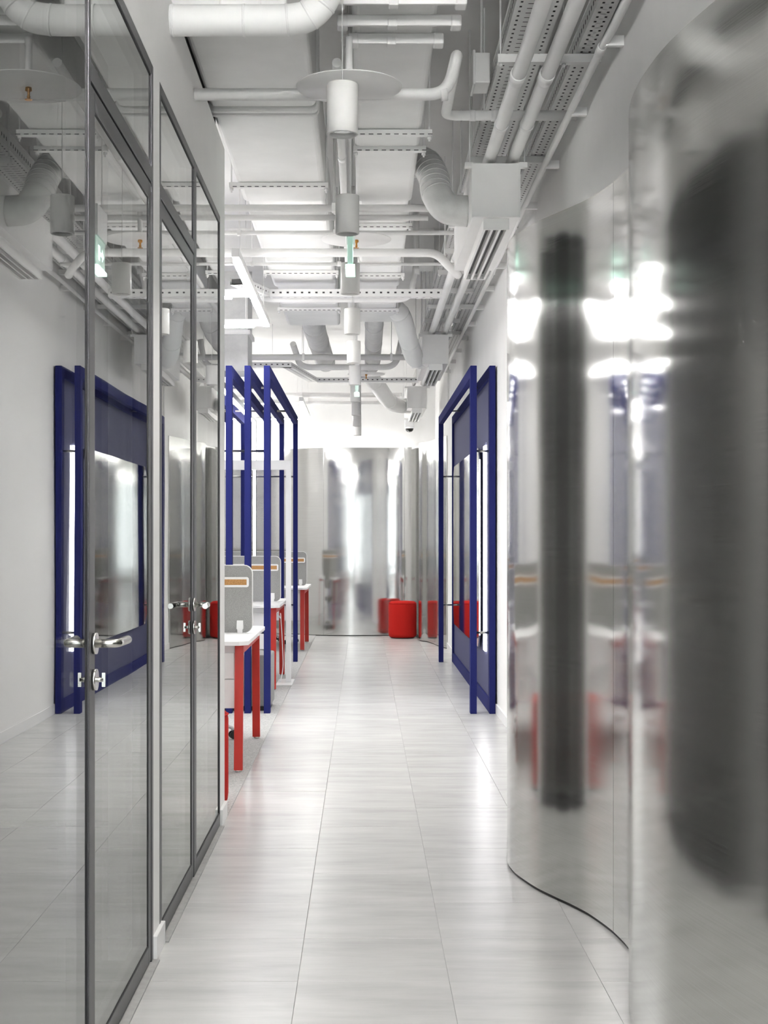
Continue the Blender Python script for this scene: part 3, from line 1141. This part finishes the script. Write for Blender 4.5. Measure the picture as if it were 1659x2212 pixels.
pipe([(-0.78, 5.5, 3.036), (0.325, 5.5, 3.036), (0.365, 5.5, 3.20), (0.385, 6.65, 3.297), (XR - 0.001, 6.65, 3.297)], 0.0235,
     'white pipe crossing behind the nearest pendant lamp, then stepping back to the wall', 0.075,
     collars=[((0.30, 5.5, 3.036), (0.325, 5.5, 3.04)), ((0.50, 6.65, 3.297), (0.525, 6.65, 3.297)), ((0.60, 6.65, 3.297), (0.625, 6.65, 3.297))])
pipe([(-3.5, 7.95, 3.165), (0.37, 7.95, 3.165)], 0.020, 'white cross pipe just before the second pendant lamp, upper of the close pair', clamps=[(-0.165, 7.95, 3.165)])
pipe([(-3.5, 8.12, 3.150), (0.37, 8.12, 3.150)], 0.017, 'white cross pipe just before the second pendant lamp, lower of the close pair')
pipe([(-3.5, 8.50, 3.145), (0.66, 8.50, 3.145)], 0.013, 'thin white cross pipe level with the second sprinkler disc', clamps=[(-0.17, 8.5, 3.145), (-0.745, 8.5, 3.145)])
pipe([(-3.5, 9.12, 3.15), (0.47, 9.12, 3.15), (0.56, 9.15, 3.06), (0.62, 9.3, 3.04)], 0.027, 'thick white cross pipe behind the green exit sign', 0.08)
pipe([(-3.5, 9.42, 3.135), (0.70, 9.42, 3.135)], 0.0105, 'thin white cross pipe under the thick one behind the exit sign', clamps=[(-0.74, 9.42, 3.135), (0.54, 9.42, 3.135), (-0.16, 9.42, 3.135)])
pipe([(-0.86, 10.6, 3.19), (-0.76, 11.0, 3.165), (0.36, 11.0, 3.165), (0.41, 11.0, 3.42), (0.41, 11.0, SLAB - 0.004)], 0.0235,
     'white cross pipe under the perforated tray, turning up to the slab', 0.09, collars=[((0.41, 11.0, 3.36), (0.41, 11.0, 3.44))])
pipe([(-3.6, 14.2, 3.125), (0.42, 14.2, 3.125)], 0.030, 'long grey-white cross pipe above the blue frames', clamps=[(-0.6, 14.2, 3.125), (0.28, 14.2, 3.125)])
pipe([(-0.72, 14.5, 3.3), (-0.66, 14.9, 3.11), (0.34, 14.9, 3.11), (0.40, 14.9, 3.4)], 0.032, 'grey-white pipe with raised ends beyond the blue frames', 0.12)
pipe([(-3.8, 18.4, 3.17), (0.5, 18.4, 3.17)], 0.03, 'pale pipe before the far white wall, upper')
pipe([(-3.8, 18.7, 3.10), (0.5, 18.7, 3.10)], 0.022, 'pale pipe before the far white wall, lower')
pipe([(-0.105, 5.62, 3.20), (-0.107, 8.6, 3.205), (-0.107, 12.9, 3.20)], 0.019, 'white sprinkler main running along the corridor between the ducts',
     collars=[((-0.106, 7.0, 3.2025), (-0.106, 7.06, 3.2025)), ((-0.107, 9.7, 3.205), (-0.107, 9.76, 3.205))])
for (xx, lab) in ((0.638, 'white insulated pipe under the cable tray, inner of the pair'), (0.757, 'white insulated pipe under the cable tray, nearer the wall')):
    pipe([(xx + 0.006, 2.6, 3.235), (xx + 0.006, 5.75, 3.235), (xx, 5.95, 3.228), (xx, 9.6, 3.232), (xx + 0.004, 10.2, 3.232), (xx, 14.0, 3.23), (xx - 0.02, 17.6, 3.23)], 0.0305, lab, 0.12,
         collars=[((xx + 0.002, 5.84, 3.231), (xx, 5.92, 3.229)), ((xx, 6.55, 3.228), (xx, 6.57, 3.228)), ((xx, 9.7, 3.232), (xx, 9.85, 3.232))], group='insulated pipe pair', n=20)
wall_pipe = pipe([(0.935, 2.6, 3.225), (0.935, 5.35, 3.225), (0.928, 5.5, 3.225), (0.928, 16.2, 3.225)], 0.0165, 'thin white conduit clipped along the top of the white wall', 0.1,
                 collars=[((0.928, 5.5, 3.225), (0.928, 5.58, 3.225))])
for k in range(14):
    yy = 4.55 + 0.9 * k
    cl = MB().box(0.93, XR, yy - 0.012, yy + 0.012, 3.205, 3.245)
    cl.build('clip', 'mep', wall_pipe, bevel=0.002)
pipe([(0.975, 16.3, 2.72), (0.975, 16.3, SLAB)], 0.012, 'thin vertical conduit on the white wall past the blue portal')


# ------------------------------------------------------------------ rectangular ducts
def make_duct(x0, x1, z0, z1, sections, label, bars, straps, ridges=0.0):
    o = empty('air_duct')
    tag(o, label, 'duct', 'rectangular ducts')
    y0, y1 = sections[0][0], sections[-1][1]
    core = MB().prism(rrect(x0 + 0.012, x1 - 0.012, z0 + 0.035, z1 - 0.01, 0.02, 3), 'y', y0, y1)
    core.build('duct_core', 'wrap', o)
    for (a, b) in sections:
        MB().prism(rrect(x0, x1, z0, z1, 0.028, 4), 'y', a, b).build('duct_section', 'wrap', o, bevel=0.008)
    for (yb, xa, xb, zo) in bars:
        br = MB().box(xa, xb, yb - 0.018, yb + 0.018, z0 - 0.030 - zo, z0 - 0.002 - zo).build('hanger_bar', 'mep', o, bevel=0.002)
        for xx in (xa + 0.012, xb - 0.012):
            MB().tube([(xx, yb, z0 - 0.055 - zo), (xx, yb, SLAB)], 0.0045, 8).build('hanger_rod', 'mep', br)
            MB().lathe([(0.010, z0 - 0.045 - zo), (0.010, z0 - 0.031 - zo)], xx, yb, 6).build('nut', 'mep', br)
        sl = MB()
        nsl = int((xb - xa) / 0.04)
        for k in range(nsl):
            xx = xa + 0.02 + k * 0.04
            sl.box(xx, xx + 0.022, yb - 0.0185, yb - 0.017, z0 - 0.027 - zo, z0 - 0.0225 - zo)
        so = sl.build('slot_row', 'slot', br)
        so['kind'] = 'stuff'
    for yb in straps:
        MB().prism(rrect(x0 - 0.012, x1 + 0.012, z0 - 0.018, z1 + 0.01, 0.03, 4), 'y', yb - 0.05, yb - 0.012).build('flange', 'wrap', o, bevel=0.012)
        MB().prism(rrect(x0 - 0.012, x1 + 0.012, z0 - 0.018, z1 + 0.01, 0.03, 4), 'y', yb + 0.012, yb + 0.05).build('flange', 'wrap', o, bevel=0.012)
    return o


make_duct(-0.69, -0.212, 3.25, 3.62, [(2.8, 6.36), (6.48, 8.15), (8.52, 9.55), (9.95, 10.92), (11.72, 12.9)],
          'wide white wrapped air duct over the glass partition side', [(7.72, -0.73, -0.19, 0.0), (10.25, -0.72, -0.18, 0.0), (11.9, -0.72, -0.19, 0.0)], [6.42])
dc = make_duct(-0.042, 0.278, 3.25, 3.55, [(2.8, 8.15), (8.52, 9.75), (10.1, 10.9), (11.72, 12.7)],
               'narrower white air duct above the pendant lamps', [(6.72, -0.075, 0.325, 0.0), (7.02, -0.05, 0.31, -0.006), (8.72, -0.06, 0.30, 0.0), (10.35, -0.05, 0.30, 0.0), (11.95, -0.05, 0.30, 0.0)], [])
for (ya, xa, xb) in ((5.06, -0.10, 0.36), (5.27, -0.09, 0.355), (5.46, -0.05, 0.30)):
    f = MB().box(xa, xb, ya - 0.028, ya + 0.028, 3.225, 3.252)
    f.box(xa + 0.004, xb - 0.004, ya - 0.031, ya - 0.023, 3.21, 3.249)
    fo = f.build('flange_bar', 'mep', dc, bevel=0.003)
    MB().box(0.09, 0.125, ya - 0.036, ya + 0.01, 3.205, 3.235).build('cleat', 'mep', fo, bevel=0.004)
    for xx in (xa + 0.012, xb - 0.012):
        MB().box(xx - 0.02, xx + 0.02, ya - 0.034, ya + 0.03, 3.208, 3.25).build('corner_lug', 'mep', fo, bevel=0.006)


# ------------------------------------------------------------------ round ducts
def round_duct(path, r, label, mat='flex', ribs=0, rad=0.2, name='round_duct', rib_to=1.0):
    pts = spline(path, 12) if len(path) > 2 else [Vector(p) for p in path]
    pts = [Vector(p) for p in pts]
    o = MB().tube(pts, r, 28).build(name, mat)
    tag(o, label, 'duct', 'round ducts')
    if ribs:
        n = len(pts)
        for k in range(ribs):
            i = int((k + 0.6) / ribs * (n - 2) * rib_to)
            d = (pts[i + 1] - pts[i]).normalized()
            MB().tube([pts[i] - d * 0.004, pts[i] + d * 0.004], r * 1.035, 28).build('rib', mat, o)
    return o


round_duct([(-0.80, 4.82, 3.075), (-0.45, 4.82, 3.075), (-0.245, 4.82, 3.078), (-0.17, 4.81, 3.10), (-0.125, 4.80, 3.16), (-0.103, 4.80, 3.26), (-0.10, 4.80, 3.45), (-0.10, 4.8, 3.84)], 0.052,
           'white round duct leaving the partition wall and bending up, nearest the viewpoint', 'wrap', 9)
round_duct([(-0.80, 5.02, 3.19), (-0.50, 5.02, 3.19), (-0.27, 5.02, 3.195)], 0.05, 'white round duct stub above the nearest bending duct', 'wrap', 3)
round_duct([(0.255, 7.75, 3.36), (0.33, 7.62, 3.33), (0.372, 7.5, 3.22), (0.385, 7.42, 3.11), (0.44, 7.40, 3.035), (0.55, 7.40, 3.02)], 0.080,
           'ribbed flexible duct bending into the nearest grille box', 'flex', 12, rib_to=0.62)
round_duct([(0.25, 12.35, 3.34), (0.34, 12.5, 3.26), (0.41, 12.8, 3.09), (0.47, 13.05, 2.98), (0.55, 13.3, 2.985)], 0.085,
           'wrapped duct bending into the middle grille box', 'wrap', 3)
round_duct([(0.02, 16.2, 3.2), (0.16, 16.7, 3.12), (0.30, 17.3, 3.0), (0.42, 17.75, 2.975), (0.56, 17.9, 2.985)], 0.095,
           'wrapped duct bending into the farthest grille box', 'wrap', 3)
round_duct([(-0.475, 12.95, 3.36), (-0.46, 13.4, 3.29), (-0.45, 14.0, 3.275), (-0.43, 15.2, 3.265), (-0.42, 15.8, 3.27)], 0.105,
           'grey round duct dropping behind the wide white duct', 'flex', 3)
round_duct([(0.10, 12.75, 3.34), (0.10, 13.2, 3.27), (0.10, 14.0, 3.25), (0.10, 15.1, 3.24), (0.10, 15.8, 3.24)], 0.085,
           'grey round duct dropping behind the pendant row', 'flex', 3)


# ------------------------------------------------------------------ grille boxes (slot diffusers)
def grille_box(y0, label):
    o = empty('slot_diffuser')
    tag(o, label, 'air diffuser', 'slot diffuser boxes')
    x0, x1, z0, z1 = 0.543, 0.778, 2.913, 3.182
    y1 = y0 + 1.42
    MB().box(x0, x1, y0, y1, z0, z1).build('plenum_box', 'mep', o, bevel=0.003)
    MB().box(x0 - 0.004, x0 + 0.006, y0 - 0.003, y0 + 0.02, z0 - 0.002, z1 + 0.003).box(x1 - 0.006, x1 + 0.004, y0 - 0.003, y0 + 0.02, z0 - 0.002, z1 + 0.003).build('edge_angle', 'mep', o)
    n0, n1, nz = 0.600, 0.728, 2.858
    MB().box(n0, n1, y0 + 0.03, y0 + 0.045, nz, z0).build('end_plate', 'mep', o, bevel=0.001)
    MB().box(n0, n1, y1 - 0.02, y1 - 0.005, nz, z0).build('end_plate', 'mep', o, bevel=0.001)
    for k in range(4):
        xx = n0 + k * (n1 - n0 - 0.012) / 3
        MB().box(xx, xx + 0.012, y0 + 0.045, y1 - 0.02, nz, z0).build('grille_blade', 'mep', o)
    for k in range(3):
        xa = n0 + 0.012 + k * (n1 - n0 - 0.012) / 3
        xb = n0 + (k + 1) * (n1 - n0 - 0.012) / 3
        MB().box(xa, xb, y0 + 0.045, y1 - 0.02, nz + 0.035, z0).build('dark_slot', 'slot', o)
    for xx in (x0 - 0.012, x1 + 0.026):
        for yy in (y0 + 0.02, y1 - 0.05):
            b = MB().box(xx - 0.024, xx + 0.014, yy - 0.015, yy + 0.015, z1 - 0.02, z1 + 0.008).build('bracket', 'mep', o, bevel=0.002)
            MB().tube([(xx, yy, z1), (xx, yy, SLAB)], 0.004, 8).build('hanger_rod', 'mep', b)
    return o


grille_box(7.06, 'white slot diffuser box under the pipes, nearest, above the steel wall')
grille_box(13.0, 'white slot diffuser box above the blue wall portal')
grille_box(17.45, 'white slot diffuser box farthest away, near the far wall')


# ------------------------------------------------------------------ cable trays with real perforations
def perforated_tray(o, x0, x1, z, hs, y0, y1, pitch=0.05):
    """bottom sheet and two sides with punched holes; runs along y"""
    mb = MB()
    w = x1 - x0
    n = int((y1 - y0) / pitch)
    # columns across the bottom: (start, end, kind)
    cols = []
    edge = [0.0, 0.02, 0.032]
    mid = [w * 0.30, w * 0.36, w * 0.64, w * 0.70]
    xsb = [0.0, 0.018, 0.028, 0.05, w * 0.46, w * 0.54, w - 0.05, w - 0.028, w - 0.018, w]
    for k in range(n):
        ya = y0 + k * pitch
        ys = [ya, ya + pitch * 0.14, ya + pitch * 0.46, ya + pitch * 0.60, ya + pitch * 0.74, ya + pitch]
        for r in range(5):
            # runs of solid metal in this row
            holes = []
            if r == 1:
                holes = [1, 7]
            elif r == 3:
                holes = [3, 5]
            c = 0
            while c < 9:
                if c in holes:
                    c += 1
                    continue
                c2 = c
                while c2 + 1 < 9 and (c2 + 1) not in holes:
                    c2 += 1
                mb.quad((x0 + xsb[c], ys[r], z), (x0 + xsb[c2 + 1], ys[r], z), (x0 + xsb[c2 + 1], ys[r + 1], z), (x0 + xsb[c], ys[r + 1], z))
                c = c2 + 1
        for xx in (x0, x1):
            zs = [z, z + hs * 0.35, z + hs * 0.60, z + hs]
            mb.quad((xx, ya, zs[0]), (xx, ya + pitch, zs[0]), (xx, ya + pitch, zs[1]), (xx, ya, zs[1]))
            mb.quad((xx, ya, zs[2]), (xx, ya + pitch, zs[2]), (xx, ya + pitch, zs[3]), (xx, ya, zs[3]))
            mb.quad((xx, ya, zs[1]), (xx, ya + pitch * 0.14, zs[1]), (xx, ya + pitch * 0.14, zs[2]), (xx, ya, zs[2]))
            mb.quad((xx, ya + pitch * 0.5, zs[1]), (xx, ya + pitch, zs[1]), (xx, ya + pitch, zs[2]), (xx, ya + pitch * 0.5, zs[2]))
    mb.build('perforated_sheet', 'tray', o, fix=False)


def cable_tray(x0, x1, z, hs, y0, y1, label):
    o = empty('cable_tray')
    tag(o, label, 'cable tray', 'perforated cable trays')
    perforated_tray(o, x0, x1, z, hs, y0, y1)
    MB().box(x0 + 0.004, x1 - 0.004, y0, y1, z + 0.012, z + hs * 0.8).build('cable_dark_fill', 'tray_dark', o)  # solid dark block added as cables so the holes look dark
    MB().box(x0 - 0.003, x0 + 0.008, y0, y1, z + hs, z + hs + 0.006).box(x1 - 0.008, x1 + 0.003, y0, y1, z + hs, z + hs + 0.006).build('rim', 'tray', o)
    return o


cable_tray(0.60, 0.785, 3.42, 0.085, 3.4, 17.6, 'wide perforated white cable tray above the pair of insulated pipes')
cable_tray(0.895, 0.975, 3.36, 0.075, 3.4, 17.6, 'narrow perforated white cable tray along the top of the white wall')
for k in range(12):
    yy = 5.18 + 0.80 * k
    o = empty('tray_support')
    tag(o, 'white strut across the cable trays, %s from the viewpoint' % (ordw + ['eleventh', 'twelfth'])[k], 'strut', 'tray support struts')
    zt = 3.352
    xb = XR if k % 2 == 1 else 0.90
    MB().box(0.565, xb, yy - 0.02, yy + 0.02, zt - 0.036, zt).build('strut', 'mep', o, bevel=0.002)
    for xx in (0.578, 0.845):
        MB().tube([(xx, yy, zt - 0.05), (xx, yy, SLAB)], 0.004, 8).build('hanger_rod', 'mep', o)
        MB().lathe([(0.009, zt - 0.046), (0.009, zt - 0.036)], xx, yy, 6).build('nut', 'mep', o)

# trays crossing the corridor
def cross_tray(path, z, h, w, label):
    """ladder-like perforated tray along a plan polyline, front flange punched"""
    o = empty('cable_tray')
    tag(o, label, 'cable tray', 'perforated cable trays')
    for a in range(len(path) - 1):
        p, q = Vector((path[a][0], path[a][1], 0)), Vector((path[a + 1][0], path[a + 1][1], 0))
        d = (q - p).normalized()
        nn = Vector((-d.y, d.x, 0))
        L = (q - p).length
        mb = MB()
        pitch = 0.052
        n = max(1, int(L / pitch))
        pitch = L / n
        for side in (0, w):
            for k in range(n):
                s0, s1, s2, s3 = k * pitch, k * pitch + pitch * 0.32, k * pitch + pitch * 0.64, (k + 1) * pitch
                z0, z1, z2, z3 = z, z + h * 0.42, z + h * 0.64, z + h

                def P(s, zz):
                    v = p + d * s + nn * side
                    return (v.x, v.y, zz)
                mb.quad(P(s0, z0), P(s3, z0), P(s3, z1), P(s0, z1))
                mb.quad(P(s0, z2), P(s3, z2), P(s3, z3), P(s0, z3))
                mb.quad(P(s0, z1), P(s1, z1), P(s1, z2), P(s0, z2))
                mb.quad(P(s2, z1), P(s3, z1), P(s3, z2), P(s2, z2))

        def Q(s, off):
            v = p + d * s + nn * off
            return (v.x, v.y, z)
        for k in range(n):
            s0, s1, s2, s3 = k * pitch, k * pitch + pitch * 0.35, k * pitch + pitch * 0.7, (k + 1) * pitch
            b = [0, w * 0.35, w * 0.5, w]
            mb.quad(Q(s0, b[0]), Q(s3, b[0]), Q(s3, b[1]), Q(s0, b[1]))
            mb.quad(Q(s0, b[2]), Q(s3, b[2]), Q(s3, b[3]), Q(s0, b[3]))
            mb.quad(Q(s0, b[1]), Q(s1, b[1]), Q(s1, b[2]), Q(s0, b[2]))
            mb.quad(Q(s2, b[1]), Q(s3, b[1]), Q(s3, b[2]), Q(s2, b[2]))
        mb.build('perforated_sheet', 'tray', o, fix=False)
        v0, v1 = p + d * 0.01 + nn * 0.004, q - d * 0.01 + nn * 0.004
        cbn = MB()
        a4 = [p + d * 0.01 + nn * 0.01, q - d * 0.01 + nn * 0.01, q - d * 0.01 + nn * (w - 0.01), p + d * 0.01 + nn * (w - 0.01)]
        cbn.prism([(t.x, t.y) for t in a4], 'z', z + 0.01, z + h * 0.8)
        cbn.build('cable_dark_fill', 'tray_dark', o)  # dark filling added behind these holes as well
    return o


cross_tray([(-0.86, 10.12), (-0.70, 10.62), (0.59, 10.62)], 3.125, 0.055, 0.10, 'perforated white tray crossing the corridor beside the hanging light bar')
cross_tray([(-1.25, 14.55), (-0.74, 14.55), (-0.52, 15.95), (0.62, 15.95)], 3.07, 0.05, 0.10, 'perforated white tray crossing the corridor far beyond the blue frames')

# ------------------------------------------------------------------ small ceiling fittings
jb = empty('junction_box')
tag(jb, 'small white junction box beside the wide cable tray', 'box')
MB().box(0.515, 0.585, 6.55, 6.72, 3.42, 3.56).build('casing', 'mep', jb, bevel=0.006)
MB().box(0.505, 0.517, 6.54, 6.73, 3.41, 3.57).build('lid', 'mep', jb, bevel=0.004)
MB().tube([(0.55, 6.6, 3.56), (0.55, 6.6, SLAB)], 0.006, 8).build('conduit', 'mep', jb)

sd = empty('smoke_detector')
tag(sd, 'grey-white round detector on the slab behind the nearest pendant wire', 'detector')
MB().lathe([(0.05, SLAB), (0.05, SLAB - 0.03), (0.042, SLAB - 0.045), (0.0, SLAB - 0.05)], -0.072, 6.9, 28).build('base', 'ceiling', sd)
MB().tube([(-0.072, 6.9, SLAB - 0.05), (-0.072, 6.9, SLAB - 0.09)], 0.008, 10).build('stem', 'mep', sd)
MB().lathe([(0.0, SLAB - 0.15), (0.028, SLAB - 0.135), (0.036, SLAB - 0.115), (0.028, SLAB - 0.095), (0.0, SLAB - 0.085)], -0.072, 6.9, 24).build('head', 'ceiling', sd)

pb = empty('drop_plenum')
tag(pb, 'boxy white duct drop hanging above the blue frames', 'duct')
MB().box(-1.30, -0.985, 12.1, 12.55, 2.74, SLAB - 0.001).build('casing', 'flex', pb, bevel=0.004)
MB().box(-1.32, -0.965, 12.08, 12.57, 3.05, 3.09).build('flange', 'mep', pb, bevel=0.003)

# dome camera on the far wall
dcm = empty('dome_camera')
tag(dcm, 'small black dome security camera on the far white wall', 'security camera')
MB().box(0.575, 0.70, Y_FAR - 0.10, Y_FAR, 2.86, 2.96).build('mount', 'white_metal', dcm, bevel=0.01)
MB().lathe([(0.065, 2.86), (0.066, 2.845), (0.06, 2.83)], 0.638, Y_FAR - 0.12, 28).build('collar', 'white_metal', dcm)
MB().lathe([(0.056, 2.832), (0.052, 2.808), (0.036, 2.788), (0.0, 2.78)], 0.638, Y_FAR - 0.12, 28).build('dome', 'camera_black', dcm)
